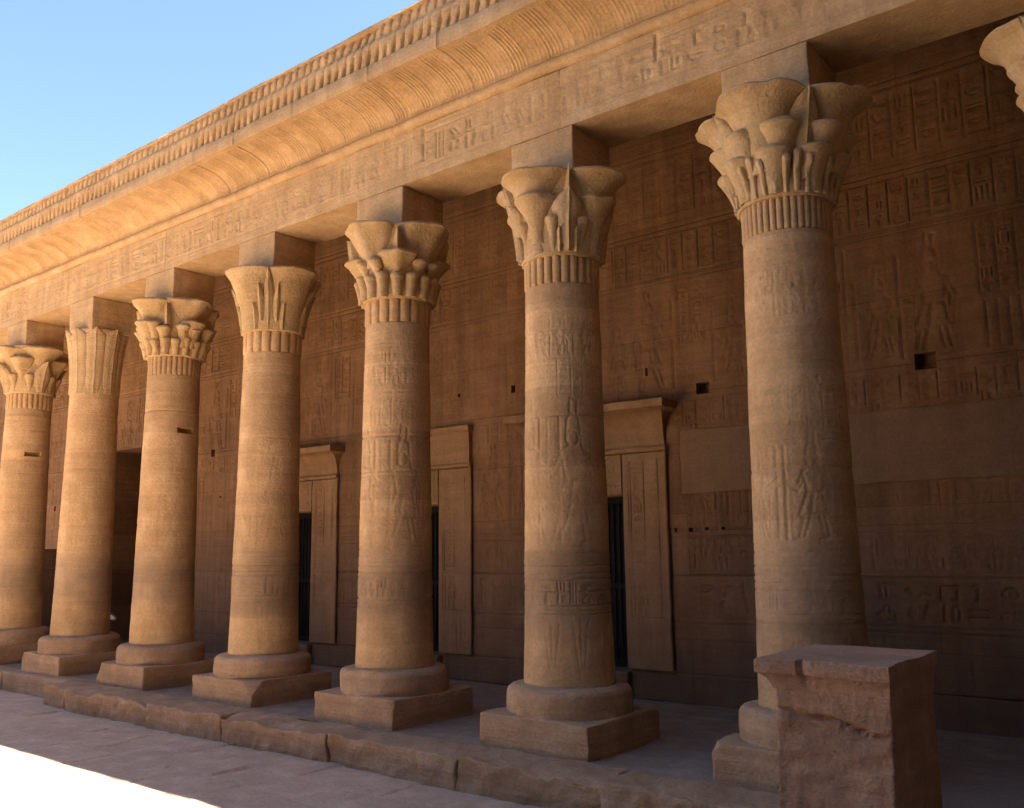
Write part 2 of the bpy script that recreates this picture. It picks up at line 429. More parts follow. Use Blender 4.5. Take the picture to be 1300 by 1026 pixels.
# ------------------------------------------------------------------ columns
def fill_tri(): pass
def shaft_mesh(k, seed, res, z0=.67, z1=5.5, r0=.548, r1=.468):
    r = np.random.RandomState(seed); global rng; rng = r
    circ = 2*math.pi*.51
    R = Relief(0, circ, z0, z1, res)
    # u=0 at azimuth -150deg, going anticlockwise; camera sees roughly azimuth -150..+40
    W = .0175 if res < .015 else .022 if res < .018 else .028
    def at(az): return (az+150)/360*circ
    c0 = -math.degrees(math.atan2(9.35, 21.66-3*k))   # azimuth towards the court corner
    hlines(R, 0, circ, [1.50, 1.54, 1.60, 1.90, 1.97, 2.06], W*.8, .8)
    hlines(R, 0, circ, [2.20, 2.28, 3.30, 3.36], W*.7, .6)
    kk = {0: .5, 1: .4, 2: .7, 3: .8, 4: 1, 5: 1.0, 6: .9, 7: .8}[k]
    text_row(R, 0, circ, 1.62, 1.88, W*.7, kk)
    # big striding figures between two columns of text
    fz, fh = 2.32, (.95, 1.25, 1.35, 1.3, 1.5, 1.55, .95, 1.0)[k]
    for j, az in enumerate((c0-60, c0+14, c0+95)):
        figure(R, at(az), fz, fh, -1 if j % 2 else 1, W*1.15, kk)
    for az in (c0-25, c0+52):
        vlines(R, at(az)-.12, at(az)+.13, fz, fz+fh*.95, .12, W*.8, kk*.6)
    if k >= 4:
        text_cols(R, at(c0-85), at(c0+85), fz+fh*1.14, fz+fh*1.14+.45, .17, W*.75, kk*.7)
        hlines(R, 0, circ, [4.42, 4.48, 4.56], W*.7, .5)
        vlines(R, at(c0-70), at(c0+80), 4.6, 5.1, .13, W*.9, kk*.7)
        for az in (c0-35, c0, c0+38): figure(R, at(az), 4.6, .46, 1, W*.8, kk*.9, False)
        hlines(R, 0, circ, [5.14, 5.2], W*.7, .5)
    for u in np.arange(0, circ, .33):      # plant stems round the foot
        for q in (-.06, 0, .06): R.stroke([(u+q*.3, .8), (u+q*1.5, 1.4)], W*.8, .45)
    # drum joints
    for zj in np.cumsum([.9+.35*r.rand() for _ in range(4)])+z0:
        if zj < z1-.1: hlines(R, 0, circ, [zj+.01*r.randn()], W*.75, 1.0)
    Mk = R.M[:, :-1]; nv, nu = Mk.shape
    th = (R.u[:-1]/circ*360-150)*math.pi/180
    T, Z = np.meshgrid(th, R.v)
    t = (Z-z0)/(z1-z0)
    rad = r0+(r1-r0)*(t**.85)
    P = np.stack([np.cos(T).ravel()*.5+3*k, np.sin(T).ravel()*.5, Z.ravel()], 1)
    er = fbm(P, 1.4, 4, seed).reshape(Z.shape); er2 = fbm(P, 6, 3, seed+3).reshape(Z.shape)
    keep = .35+.65*sstep(-.25, .35, fbm(P+40, 1.1, 3, seed+8).reshape(Z.shape))   # worn-away parts of the carving
    rad = rad + .010*er + .004*er2 - .014*Mk*keep
    pit = np.clip(fbm(P, 9, 2, seed+21).reshape(Z.shape)-.62, 0, 1)
    rad = rad - .05*pit
    if k in (0, 2):     # rectangular socket cut across the shaft
        z_s = 4.47
        c_s = math.atan2(-9.35, 21.66-3*k) + (.55 if k == 2 else .3)
        sl = (np.abs(((T-c_s+np.pi) % (2*np.pi))-np.pi) < .33) & (np.abs(Z-z_s) < .045)
        rad = np.where(sl, rad-.13, rad)
    V = np.stack([rad*np.cos(T), rad*np.sin(T), Z], -1).reshape(-1, 3)
    return V, grid_faces(nv, nu, True)

def bell(z): # radius of the bell's core
    return .475+.16*np.clip((z-5.85)/1.0, 0, 1)**1.5
def umbel(az, z0, z1, d0, d1, a0, a1, p=2.2, flare=.0, dome=.05, m=40, n=18, lobes=0, seed=0, tilt=0.0, sx=1.0):
    """An open papyrus umbel: a stem that widens to a flaring trumpet, its mouth closed by a low dome."""
    t = np.linspace(0, 1, n)
    ang = np.linspace(0, 2*np.pi, m, endpoint=False)
    ca, sa = math.cos(az), math.sin(az)
    rings = []
    def ring(d, z, r, tl):
        loc = r*np.cos(ang); tan = r*sx*np.sin(ang)
        if lobes: 
            q = 1+.05*np.cos(lobes*ang); loc = loc*q; tan = tan*q
        x = (d+loc)*ca-tan*sa; y = (d+loc)*sa+tan*ca
        return np.stack([x, y, z-tl*loc], 1)
    for s in t:
        d = d0+(d1-d0)*s**1.6; r = a0+(a1-a0)*(s**p)+flare*max(0, (s-.82)/.18)**2
        rings.append(ring(d, z0+(z1-z0)*s, r, tilt*s))
    rt = a1+flare
    for q, h in ((.985, .022), (.93, .038), (.7, .038+dome*.6), (.35, .038+dome*.95), (.05, .038+dome)):
        rings.append(ring(d1, z1+h, rt*q, tilt))
    V, F = tube(np.array(rings))
    s_ = np.repeat(np.concatenate([t, np.ones(5)]), m)
    c_ = np.array([math.cos(az), math.sin(az)])
    chip = sstep(.8, 1, s_)*np.clip(fbm(V+seed*1.7, 4.0, 3, seed+60)-.12, 0, 1)*a1*.32
    ctr = np.array([d1*c_[0], d1*c_[1], z1-.1]); dv = V-ctr; dv[:, 2] *= .3
    V = V-dv/np.maximum(np.linalg.norm(dv, axis=1, keepdims=True), 1e-6)*chip[:, None]
    return rough(rough(V, .018, 4.0, seed), .006, 15, seed+2), F
def leaf(az, z0, z1, w, off=.03, out=.10, rib=.02, point=.55, n=18, m=13, rfun=bell, seed=0, base=.6, tuck=.09):
    """A pointed leaf laid on the bell: closed section with a raised midrib."""
    t = np.linspace(0, 1, n); rings = []
    for s in t:
        z = z0+(z1-z0)*s
        hw = w*(base+(1-base)*min(1, s/point)) if s < point else w*max(.03, math.cos((s-point)/(1-point)*math.pi/2)**.8)
        r = rfun(z)+off+out*s**2.2
        u = np.linspace(-1, 1, m)
        fr = [(r+.035-tuck*abs(a)**3*min(1, hw/.12)+(rib if abs(a) < .01 else 0), a*hw) for a in u]
        bk = [(r-.07-tuck*min(1, hw/.12), a*hw) for a in u[::-1]]
        ca, sa = math.cos(az), math.sin(az)
        rings.append([(q*ca-b*sa, q*sa+b*ca, z) for q, b in fr+bk])
    V, F = tube(np.array(rings))
    return rough(V, .008, 5, seed), F
def reeds(n, z0=5.5, z1=5.87, r=.458, amp=.03, m=8, seed=0, gap=.5):
    """Stalks bound below the bell: a ring of round vertical rods."""
    nn = n*m; th = np.arange(nn)/nn*2*np.pi; ph = (np.arange(nn) % m)/m
    prof = r-amp*.6+amp*1.3*np.sqrt(np.clip(1-((ph-.5)/gap)**2, 0, 1))
    zs = np.array([z0-.01, z0+.004, z0+.03, (z0+z1)/2, z1])
    fac = np.array([0, .6, 1, 1, 1.02])
    R = np.stack([np.stack([(r-amp*.6+(prof-r+amp*.6)*f)*np.cos(th), (r-amp*.6+(prof-r+amp*.6)*f)*np.sin(th), np.full(nn, z)], 1) for z, f in zip(zs, fac)])
    V = R.reshape(-1, 3)
    return rough(V, .006, 5, seed), [list(f) for f in grid_faces(len(zs), nn, True)]
D45 = math.radians(45)
def make_capital(style, col, seed):
    mb = MB()
    z0b = 5.85
    lip = .515
    if style == 'palm':
        prof = [(.455, 5.48), (.47, 5.50), (.46, 5.7), (.455, 6.2), (.50, 6.6), (.56, 6.83), (.3, 6.86)]
    else:
        prof = [(.44, z0b-.01), (lip-.015, z0b), (lip, z0b+.02), (.525, 6.1), (.55, 6.4), (.60, 6.7), (.66, 6.9), (.5, 6.95)]
    V, F = tube(lathe(prof, 56)); mb.add(rough(V, .012, 4, seed), F)
    cap = mb.build('capital', M_cap, col)
    def add(name, *vf):
        b = MB()
        for v, f in vf: b.add(v, f)
        return b.build(name, M_cap, cap)
    if style == 'A':        # four great umbels, medium umbels and a leaf between, low row of thin stems
        for q in range(4):
            az = q*math.pi/2
            add('umbel', umbel(az, 6.10, 6.90, .36, .45, .24, .45, 2.6, .07, seed=seed+q, tilt=-.05))
            a2 = az+D45
            add('leaf', leaf(a2, 6.0, 6.92, .165, .035, .05, .02, .68, seed=seed+q, base=.35))
            for s in (-1, 1):
                add('small_umbel', umbel(a2+s*.42, 5.95, 6.55, .42, .56, .10, .21, 1.6, .01, seed=seed+9+q, dome=.05))
        for q in range(8):
            add('low_umbel', umbel(q*D45+.2, 5.88, 6.30, .44, .50, .10, .20, 1.4, .01, seed=seed+60+q, dome=.04, m=24, n=10))
        row = [umbel((j+.5)/30*2*math.pi, 5.87, 6.20+.05*(j % 2), .515, .60, .026, .05, 2.0, seed=seed+j, m=9, n=8, dome=.02) for j in range(30)]
        add('bud_row', *row)
    elif style == 'B':      # deep-cut umbels on bare stems, lily with long spine between
        for q in range(4):
            az = q*math.pi/2
            add('umbel', umbel(az, 5.88, 6.86, .41, .44, .13, .43, 2.6, .06, seed=seed+q, dome=.07))
            a2 = az+D45
            add('leaf', leaf(a2, 5.88, 6.64, .20, .035, .05, .02, .72, seed=seed+q, base=.22))
            add('spine', leaf(a2, 5.9, 6.94, .045, .055, .01, .015, .55, seed=seed+q+4, base=.8, m=5))
            for s in (-1, 1):
                add('small_umbel', umbel(a2+s*.36, 5.88, 6.28, .46, .52, .05, .095, 2.2, .01, seed=seed+9+q, dome=.02, m=14, n=9))
                add('stem', leaf(a2+s*.19, 5.88, 6.18, .035, .03, .02, .01, .8, seed=seed+q, m=5))
            add('low_umbel', umbel(az+.02, 6.0, 6.56, .45, .50, .10, .30, 2.2, seed=seed+33+q))
    elif style == 'C':      # umbels above two rows of smaller flowers, stout stalks
        for q in range(4):
            az = q*math.pi/2
            add('umbel', umbel(az, 6.3, 6.88, .34, .42, .24, .45, 1.4, .02, seed=seed+q, lobes=6, dome=.06))
            a2 = az+D45
            add('spine', leaf(a2, 6.42, 6.84, .07, .09, -.02, .03, .1, seed=seed+q, base=1, m=7))
            add('small_umbel', umbel(a2, 6.12, 6.46, .42, .50, .13, .27, 1.5, .01, seed=seed+20+q, lobes=5, dome=.03))
            for s in (-1, 1):
                add('small_umbel', umbel(az+s*.22, 6.1, 6.36, .50, .58, .05, .12, 1.8, seed=seed+40+q, m=14, n=8, dome=.03))
        add('bud_row', *[umbel(j/16*2*math.pi, 5.86, 6.14+.02*(j % 2), .50, .54, .075, .095, 1.2, .012, seed=seed+j, m=12, n=8, dome=.03) for j in range(16)])
    elif style == 'D':      # closed bell with four wide lobes and tall sepals
        for q in range(4):
            az = q*math.pi/2
            add('umbel', umbel(az, 5.86, 6.84, .27, .36, .27, .47, 1.7, .045, seed=seed+q, dome=.06))
            a2 = az+D45
            add('leaf', leaf(a2, 5.86, 6.86, .13, .0, .06, .02, .15, seed=seed+q, base=.9))
            for s in (-1, 1):
                add('sepal', leaf(a2+s*.42, 5.86, 6.30, .075, .02, .03, .015, .35, seed=seed+q+5, base=.8, m=5))
                add('sepal', leaf(a2+s*.24, 6.0, 6.6, .07, .02, .06, .01, .4, seed=seed+q+8, base=.6, m=5))
    elif style == 'E':      # broad umbels above a thick row of curled flowers
        for q in range(4):
            az = q*math.pi/2
            add('umbel', umbel(az, 6.36, 6.85, .34, .42, .24, .42, 1.4, .02, seed=seed+q, lobes=5, dome=.06))
            a2 = az+D45
            add('spine', leaf(a2, 6.40, 6.80, .05, .09, -.02, .02, .15, seed=seed+q, base=1, m=5))
            add('small_umbel', umbel(az, 6.1, 6.45, .50, .56, .12, .24, 1.6, seed=seed+20+q, dome=.03))
        add('curl_row', *[umbel((j+.3*(j % 2))/14*2*math.pi, 6.0, 6.32+.05*(j % 3), .52, .60, .07, .12, 1.4, .02, seed=seed+j, m=11, n=8, dome=.03) for j in range(14)],
            *[umbel((j+.5)/18*2*math.pi, 5.86, 6.10+.03*(j % 2), .50, .55, .06, .09, 1.2, .01, seed=seed+70+j, m=10, n=7, dome=.02) for j in range(18)])
    elif style == 'F':      # composite of lilies: umbels above triangular sepals
        for q in range(4):
            az = q*math.pi/2
            add('umbel', umbel(az, 6.3, 6.83, .34, .43, .20, .43, 1.7, .03, seed=seed+q, dome=.06))
            a2 = az+D45
            add('small_umbel', umbel(a2, 6.05, 6.60, .42, .52, .09, .26, 1.7, seed=seed+20+q, lobes=4, dome=.03))
            add('leaf', leaf(az, 5.87, 6.55, .20, .05, .14, .02, .5, seed=seed+q))
            for s in (-1, 1): add('small_umbel', umbel(a2+s*.33, 5.88, 6.22, .48, .54, .05, .10, 1.8, seed=seed+50+q, m=12, n=8, dome=.02))
    elif style == 'palm':   # nine palm fronds bound side by side
        for q in range(9):
            add('frond', leaf((q+.25)*2*math.pi/9, 5.50, 6.86, .205, .0, .115, .018, .86, n=26, m=13, seed=seed+q, base=.80, tuck=.075,
                              rfun=lambda z: .445+.02*np.clip((z-5.6)/1.3, 0, 1)**2))
    return cap
STYLES = ['F', 'palm', 'E', 'D', 'C', 'B', 'A', 'A']
REEDS = [26, 0, 30, 18, 18, 26, 40, 36]
LABELS = [
    'leftmost sandstone column, cut off by the photo edge, capital of lilies',
    'sandstone column with a plain palm frond capital, second from the left',
    'sandstone column with a dark slot high in its shaft and crowded curled capital',
    'sandstone column with a smooth bell capital and tall pointed sepals, broken plinth corner',
    'middle sandstone column with scalloped three tier capital above stout stalks',
    'sandstone column with deeply undercut flower capital and long spines, in front of the nearest door',
    'nearest whole sandstone column, with large flower capital, standing behind the square pedestal',
    'flower capital and shaft of the column cut off by the right edge',
]
for k in range(8):
    col = thing('temple_column', LABELS[k], 'column', (3*k, 0, 0), 'columns of the temple portico')
    r = np.random.RandomState(300+k)
    cuts = []
    if k == 3: cuts = [((.75, -1, .95), .95)]
    elif k == 4: cuts = [((-1, -1, .9), 1.22), ((1, -1, .3), 1.10)]
    elif k == 1: cuts = [((-1, -.6, .6), 1.04)]
    elif k == 5: cuts = [((1, .2, 1.3), .84), ((-1, -1, 1.2), 1.08)]
    elif k == 2: cuts = [((-1, -1, .5), 1.05), ((1, -1, 1.5), 1.06)]
    elif k == 6: cuts = [((-1, -.7, 1.1), .98)]
    pw = .771
    V, F = rbox((-pw, -pw-.01*r.rand(), -.06), (pw, pw, .358), .014, .045, .022, 2.2, 310+k, cuts, wear=1.6); V = rough(V, .010, 9, 6)
    mesh('plinth', V, F, M_base, col)
    prof = [(.60, .33), (.748, .34), (.752, .40), (.753, .45), (.752, .51), (.75, .57), (.745, .605), (.728, .635), (.70, .66), (.64, .678), (.5, .681), (.40, .682)]
    V, F = tube(lathe(prof, 72)); V = rough(rough(V, .022, 2.4, 330+k), .008, 9, 6)
    if k == 4:
        for nn_, dd in (((.2, -1, .25), .80), ((-1, -.5, .3), .86)):
            nn_ = np.array(nn_)/np.linalg.norm(nn_); e = V@nn_-dd; mm = e > 0; V[mm] -= e[mm, None]*nn_
    mesh('base_drum', V, F, M_base, col)
    V, F = shaft_mesh(k, 400+k, .0135 if k >= 5 else .016 if k >= 3 else .022)
    mesh('shaft', V, F, M_shaft, col)
    if REEDS[k]:
        V, F = reeds(REEDS[k], seed=350+k, amp=.03 if REEDS[k] < 30 else .022, m=8 if k > 2 else 6)
        mesh('reed_band', V, F, M_shaft, col)
    make_capital(STYLES[k], col, 500+20*k)
    V, F = rbox((-.489, -.393, 6.80), (.489, .46, 7.494), .012, .06, .010, 3, 370+k)
    P = V.copy(); P[:, 0] += 3*k
    low = sstep(7.15, 6.95, V[:, 2]); V[:, 1] -= low*(V[:, 1] < 0)*(.03*np.clip(fbm(P, 6, 3, 5), -.4, 1))
    mesh('impost_block', V, F, M_ent, col)

# ------------------------------------------------------------------ entablature
X0, X1 = -7.0, 24.0
ent = thing('entablature', 'long sandstone entablature with hieroglyph band, fluted cornice and cobra frieze above the columns', 'entablature', (0, 0, 0))
def strip(prof, xres, disp=None, seed=0, amp=.008, freq=2.0, close=False, x0=X0, x1=X1):
    """Sweep a (y, z) profile along x; disp(x, s) pushes it along the profile normal."""
    prof = np.array(prof, float); nx = int((x1-x0)/xres)+1; x = np.linspace(x0, x1, nx)
    d = np.gradient(prof, axis=0); nrm = np.stack([-d[:, 1], d[:, 0]], 1); nrm /= np.maximum(np.linalg.norm(nrm, axis=1, keepdims=True), 1e-9)
    Xg = np.broadcast_to(x, (len(prof), nx)); off = np.zeros(Xg.shape)
    if disp is not None: off = off+disp(x)
    Y = prof[:, :1]+nrm[:, :1]*off; Z = prof[:, 1:]+nrm[:, 1:]*off
    V = np.stack([Xg, Y+0*Xg, Z+0*Xg], -1).reshape(-1, 3)
    return rough(V, amp, freq, seed), grid_faces(len(prof), nx)
# architrave
rng = np.random.RandomState(77)
RA = Relief(X0, X1, 7.497, 8.285, .019)
u = X0+.2
hlines(RA, X0, X1, [7.66, 8.17], .02, .45)
text_row(RA, X0, X1, 7.70, 8.13, .024, 1.0, .95)
for k in range(-2, 8):
    j = 3*k+.1*rng.randn()+.15
    RA.stroke([(j, 7.5), (j+.01, 8.3)], .016, .9)
for x, h in ((3.05, .3), (12.9, .5), (16.7, .35)): RA.stroke([(x, 8.27-h), (x+.01, 8.22)], .03, 1.8)
fr = [(-.397, z) for z in RA.v[::-1]]
sof = [(y, 7.497) for y in np.linspace(-.392, .5, 16)]
bk = [(.5, z) for z in (7.6, 7.9, 8.3, 9.2)]
P0 = np.array(fr+sof+bk)
def dA(x):
    o = np.zeros((len(P0), len(x))); Mk = RA.M[::-1]
    g = np.stack([np.interp(x, RA.u, row) for row in Mk])
    XX, ZZ = np.meshgrid(x, RA.v[::-1])
    kp = .5+.5*sstep(-.3, .2, fbm(np.stack([XX.ravel(), 0*XX.ravel(), ZZ.ravel()], 1), .9, 3, 4).reshape(XX.shape))
    o[:len(fr)] = .017*g*kp
    return o*1.0
V, F = strip(P0, .02, lambda x: -dA(x)*-1, 701, .010, 1.8)
mesh('architrave', V, F, M_ent, ent)
# torus roll
t = np.radians(np.linspace(95, -105, 16))
V, F = strip([(-.40-.085*math.cos(q), 8.375+.085*math.sin(q)) for q in t], .04, None, 702, .018, 1.5)
mesh('torus_moulding', V, F, M_ent, ent)
# cavetto cornice with reeding in groups
ph = np.linspace(0, math.pi/2, 34)
cav = [(-.41, 8.44), (-.415, 8.47)]+[(-.42-.68*(1-math.cos(q)), 8.50+.285*math.sin(q)) for q in ph]
JX = np.cumsum(np.full(24, 1.1)+np.random.RandomState(3).rand(24)*.9)+X0
def dC(x):
    f = (x/.56) % 1.0
    w = np.zeros_like(x)
    for c in (.10, .20, .30, .40, .5): w = np.maximum(w, np.clip(1-((f-c)/.034)**2, 0, 1))
    inner = np.clip(1-(np.abs(f-.77)-.13)**2/.03**2, 0, 1)*.5
    s = np.zeros(len(cav)); s[2:-1] = 1
    P = np.stack([x, 0*x, 0*x], 1)
    kp = .65+.35*sstep(-.35, .2, fbm(P, .5, 3, 9))
    for jx in JX: w = np.maximum(w, 1.6*np.clip(1-np.abs(x-jx)/.02, 0, 1))
    fine = .35*np.clip(np.cos(x/.56*2*np.pi*9), 0, 1)
    return (-.013*np.maximum(np.maximum(w, inner), fine)*kp)[None, :]*s[:, None]*-1
V, F = strip(cav[::-1], .014, lambda x: -dC(x)[::-1]*1.0, 703, .012, 1.6)
mesh('cornice', V, F, M_ent, ent)
# fillet
V, F = strip([(-.9, 8.783), (-1.09, 8.785), (-1.145, 8.788), (-1.150, 8.80), (-1.152, 8.9), (-1.15, 9.0), (-1.14, 9.02), (-1.0, 9.03)][::-1], .02, lambda x: np.tile(-.02*np.max([np.clip(1-np.abs(x-j)/.025, 0, 1) for j in JX], 0), (8, 1))*np.array([0, 0, 1, 1, 1, 1, 0, 0])[:, None]*1.0, 704, .016, 1.6)
mesh('fillet', V, F, M_ent, ent)
# cobra frieze: bodies, hoods and sun discs, worn
def cobras():
    xr = .0142; nx = int((X1-X0)/xr)+1; x = np.linspace(X0, X1, nx); zz = np.linspace(9.02, 9.56, 40)
    Xg, Zg = np.meshgrid(x, zz); S = (Zg-9.02)/.54
    per = .171; Xl = Xg-.22*S; cell = np.floor(Xl/per); f = (Xl/per) % 1.0-.5
    P = np.stack([cell.ravel()*3.7, 0*cell.ravel(), 0*cell.ravel()+2.2], 1)
    jit = fbm(P, 1.0, 1, 3).reshape(Xg.shape)
    hw = np.interp(S, [0, .08, .2, .30, .36, .60, .68, .74, .85, .97, 1.0], [.46, .39, .40, .43, .56, .56, .46, .38, .40, .40, .40])+.03*jit
    prof = np.clip(1-(np.abs(f+.04*jit)/hw)**4, 0, 1)**.5
    bulge = np.interp(S, [0, .12, .35, .55, .66, .72, .85, 1], [.07, .09, .115, .12, .095, .10, .12, .105])
    floor_ = np.interp(S, [0, .1, .40, .44, .66, .72, 1], [.05, .0, -.05, .06, .06, .05, .05])
    P3 = np.stack([Xg.ravel(), 0*Xg.ravel(), Zg.ravel()], 1)
    worn = sstep(-.45, .35, fbm(P3, .5, 3, 12).reshape(Xg.shape))
    gap = .45+.55*worn
    H = floor_+(bulge-floor_)*(1-(1-prof)*gap)+.016*fbm(P3, 6, 3, 14).reshape(Xg.shape)
    chip = np.clip(fbm(P3, 1.3, 3, 15).reshape(Xg.shape)-.2, 0, 1)*sstep(.5, 1, S)
    H = H-.12*chip
    Zg = Zg+.015*sstep(.7, 1, S)*(fbm(np.stack([Xg.ravel(), 0*Xg.ravel(), 0*Xg.ravel()], 1), .7, 2, 8).reshape(Xg.shape))
    front = np.stack([Xg, -1.03-H, Zg], -1)
    back = np.stack([np.stack([x, np.full(nx, yy), np.full(nx, z_)], -1) for yy, z_ in ((-.9, 9.60), (-.2, 9.58))])
    top = front[-1:].copy(); lw = (.012*fbm(np.stack([x, 0*x, 0*x], 1), 2.5, 3, 19)-.02*np.clip(fbm(np.stack([x, 0*x+5, 0*x], 1), 3.5, 4, 29)-.1, 0, 1))[None]; t0 = top.copy(); t0[..., 1] = -1.155+lw; t0[..., 2] += .004; top[..., 1] = -1.145+lw; top[..., 2] += .045+lw; top = np.concatenate([t0, top], 0)
    back = np.concatenate([top, back], 0)
    A = np.concatenate([front, back], 0)
    return A.reshape(-1, 3), grid_faces(len(zz)+4, nx)
V, F = cobras()
mesh('cobra_frieze', V, F, M_ent, ent)
# the mass behind the cornice and the roof slabs of the portico
V, F = rbox((X0, -.95, 8.87), (X1, .9, 9.5), .03, .8, .01, 1, 3); mesh('backing', V, F, M_ent, ent, False)
rf = thing('portico_roof', 'stone roof slabs spanning from the entablature to the rear wall', 'roof', (0, 0, 9.0))
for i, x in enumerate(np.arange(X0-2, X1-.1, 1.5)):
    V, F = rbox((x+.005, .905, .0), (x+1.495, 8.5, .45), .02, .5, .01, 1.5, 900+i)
    mesh('roof_slab', V, F, M_dim, rf, False)

# ------------------------------------------------------------------ rear wall with doors
YW = 3.2
rng = np.random.RandomState(5)
wall = thing('temple_wall', 'brown sandstone rear wall covered with carved registers, behind the columns', 'wall', (0, YW, 0))
WX0, WX1, WZ1, WR = -10.0, 25.0, 9.06, .022
RW = Relief(WX0, WX1, 0, WZ1, WR)
DOORS = [(4.95+.19, 6.24), (8.77, 9.87), (12.75, 13.85)]   # opening x0, x1
def keep_out(x0, x1, z0, z1): KO.append((x0, x1, z0, z1))
KO = []
FR = [(a-.80, b+.78) for a, b in DOORS]
def segs(u0, u1):
    """Wall stretches between the door frames."""
    c = [u0]
    for a, b in FR: c += [a, b]
    c.append(u1); return list(zip(c[::2], c[1::2]))
hl = .02
hlines(RW, WX0, WX1, [.42], .018, 1)
for a, b in segs(WX0, WX1):
    hlines(RW, a, b, [1.15, 1.22, 1.84, 1.90, 2.42, 2.50, 2.56], hl, 1.0)
    text_row(RW, a+.05, b-.05, 1.28, 1.78, .026, 1.0)
    x = a+.3
    while x < b-.2:
        figure(RW, x, 1.94, .44, 1 if rng.rand() < .5 else -1, .02, .8, False); x += .42+.2*rng.rand()
        if rng.rand() < .5 and x < b-.3: text_cols(RW, x-.1, x+.16, 1.95, 2.38, .13, .016, .7); x += .35
    # tall row of figures from 2.62 to 4.3
    x = a+.5
    while x < b-.4:
        figure(RW, x, 2.64, 1.35, 1 if rng.rand() < .5 else -1, .03, .9)
        text_cols(RW, x+.45, min(b-.05, x+.95), 3.1, 4.05, .2, .02, .8); x += 1.35
        if rng.rand() < .7 and x < b-.5: vlines(RW, x-.75, x-.45, 2.66, 3.9, .1, .018, .7)
    vlines(RW, a+.1, b-.1, 2.60, 3.05, .10, .018, .9)
    text_row(RW, a+.05, b-.05, 2.62, 2.8, .018, .6, 1.3)
    vlines(RW, a+.1, b-.1, .5, 1.12, .13, .018, .4)
    text_row(RW, a+.05, b-.05, 2.10, 2.40, .018, .7, 1.4)
hlines(RW, WX0, WX1, [4.50, 4.62], .018, .6)
text_cols(RW, WX0+.1, WX1-.1, 4.12, 4.46, .23, .02, .75)
x = WX0+.8
while x < WX1-1:       # upper registers
    figure(RW, x, 4.70, 1.45, 1 if rng.rand() < .5 else -1, .034, .9)
    text_cols(RW, x+.55, x+1.2, 5.4, 6.3, .22, .022, .8)
    if rng.rand() < .6: vlines(RW, x+.6, x+1.1, 4.7, 5.3, .13, .02, .7)
    figure(RW, x+1.45, 4.75, 1.1, -1, .028, .7)
    x += 1.85+.3*rng.rand()
hlines(RW, WX0, WX1, [6.42, 6.5], .022, .8)
text_cols(RW, WX0+.1, WX1-.1, 6.55, 7.15, .26, .022, .8)
hlines(RW, WX0, WX1, [7.2, 7.28, 8.5, 8.6], .022, .8)
text_cols(RW, WX0+.1, WX1-.1, 7.5, 8.4, .3, .024, .7)
U, V = np.meshgrid(RW.u, RW.v)
P = np.stack([U.ravel(), 0*U.ravel(), V.ravel()], 1)
kp = (.5+.5*sstep(-.3, .2, fbm(P, .7, 3, 61).reshape(U.shape)))
er = fbm(P, 1.2, 4, 62).reshape(U.shape); er2 = fbm(P*np.array([1, 1, .25]), 6, 3, 63).reshape(U.shape)
damage = np.clip(fbm(P, 1.0, 4, 64).reshape(U.shape)-.3, 0, 1)*sstep(3.2, 2.0, V)
def patchmask(x0, x1, z0, z1):
    e = .03*fbm(P, 3, 3, 65).reshape(U.shape)
    return (U+e > x0) & (U+e < x1) & (V+e > z0) & (V+e < z1)
pm = patchmask(14.86, WX1, 3.06, 4.03)
Hw = .025*RW.M*kp + .010*er + .006*er2 + .05*damage*(.5+.5*er2)
Hw = np.where(pm, .012+.002*er, Hw)
HOLES = [(18.36, 18.62, 4.50, 4.74, .2), (15.20, 15.42, 4.55, 4.74, .2), (2.40, 2.56, 4.50, 4.68, .4), (11.58, 11.68, 5.0, 5.12, .3),
         (10.30, 10.38, 5.05, 5.12, .12), (2.82, 2.9, 3.52, 3.57, .2), (17.06, 17.18, 4.42, 4.68, .25), (-5.35, -5.24, 3.5, 3.62, .3),
         (14.72, 14.78, 2.49, 2.545, .12), (14.98, 15.04, 2.495, 2.55, .12), (15.24, 15.3, 2.50, 2.555, .12), (15.5, 15.57, 2.5, 2.56, .12), (14.3, 14.36, 4.95, 5.08, .1),
         (-2.3, -.25, 0.0, 5.0, 3.5), (-9.6, -7.6, 0, 4.8, 2.5), (-5.95, -4.75, 0, 2.42, 1.2)]
DH = [(a, b, .40, 3.08, 1.6) for a, b in DOORS]
hole = np.zeros(U.shape, bool)
rec = MB()
def snap(v, o=0): return o+round((v-o)/WR)*WR
allh = []
for (a, b, c, d, dep) in HOLES+DH:
    ia, ib = int(round((a-WX0)/WR)), int(round((b-WX0)/WR)); ic, id_ = int(round(c/WR)), int(round(d/WR))
    hole[ic:id_, ia:ib] = True
    a, b, c, d = RW.u[ia], RW.u[ib], RW.v[ic], RW.v[id_]
    # keep the rim of the opening flat so its reveals meet the face
    Hw[max(0, ic-1):id_+2, max(0, ia-1):ib+2] = 0.0
    e = .0
    Vv = [(x, y, z) for y in (e, dep) for z in (c, d) for x in (a, b)]
    rec.add(Vv, [[0, 4, 5, 1], [2, 3, 7, 6], [0, 2, 6, 4], [1, 5, 7, 3], [4, 6, 7, 5]])
    allh.append((a, b, c, d, dep))
Vw = np.stack([U, Hw, V], -1).reshape(-1, 3)
F = grid_faces(*U.shape); F = F[~hole[:-1, :-1].ravel()]
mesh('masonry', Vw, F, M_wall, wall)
rec.build('recess', M_wall, wall, False)
mesh('foundation', *rbox((WX0, .004, -.4), (WX1, 1.0, -.014), .01, 1.0), M_wall, wall)
mesh('core', *rbox((WX0-.3, 3.6, -.4), (WX1, 5.2, 9.3), .02, 1.0), M_wall, wall, False)
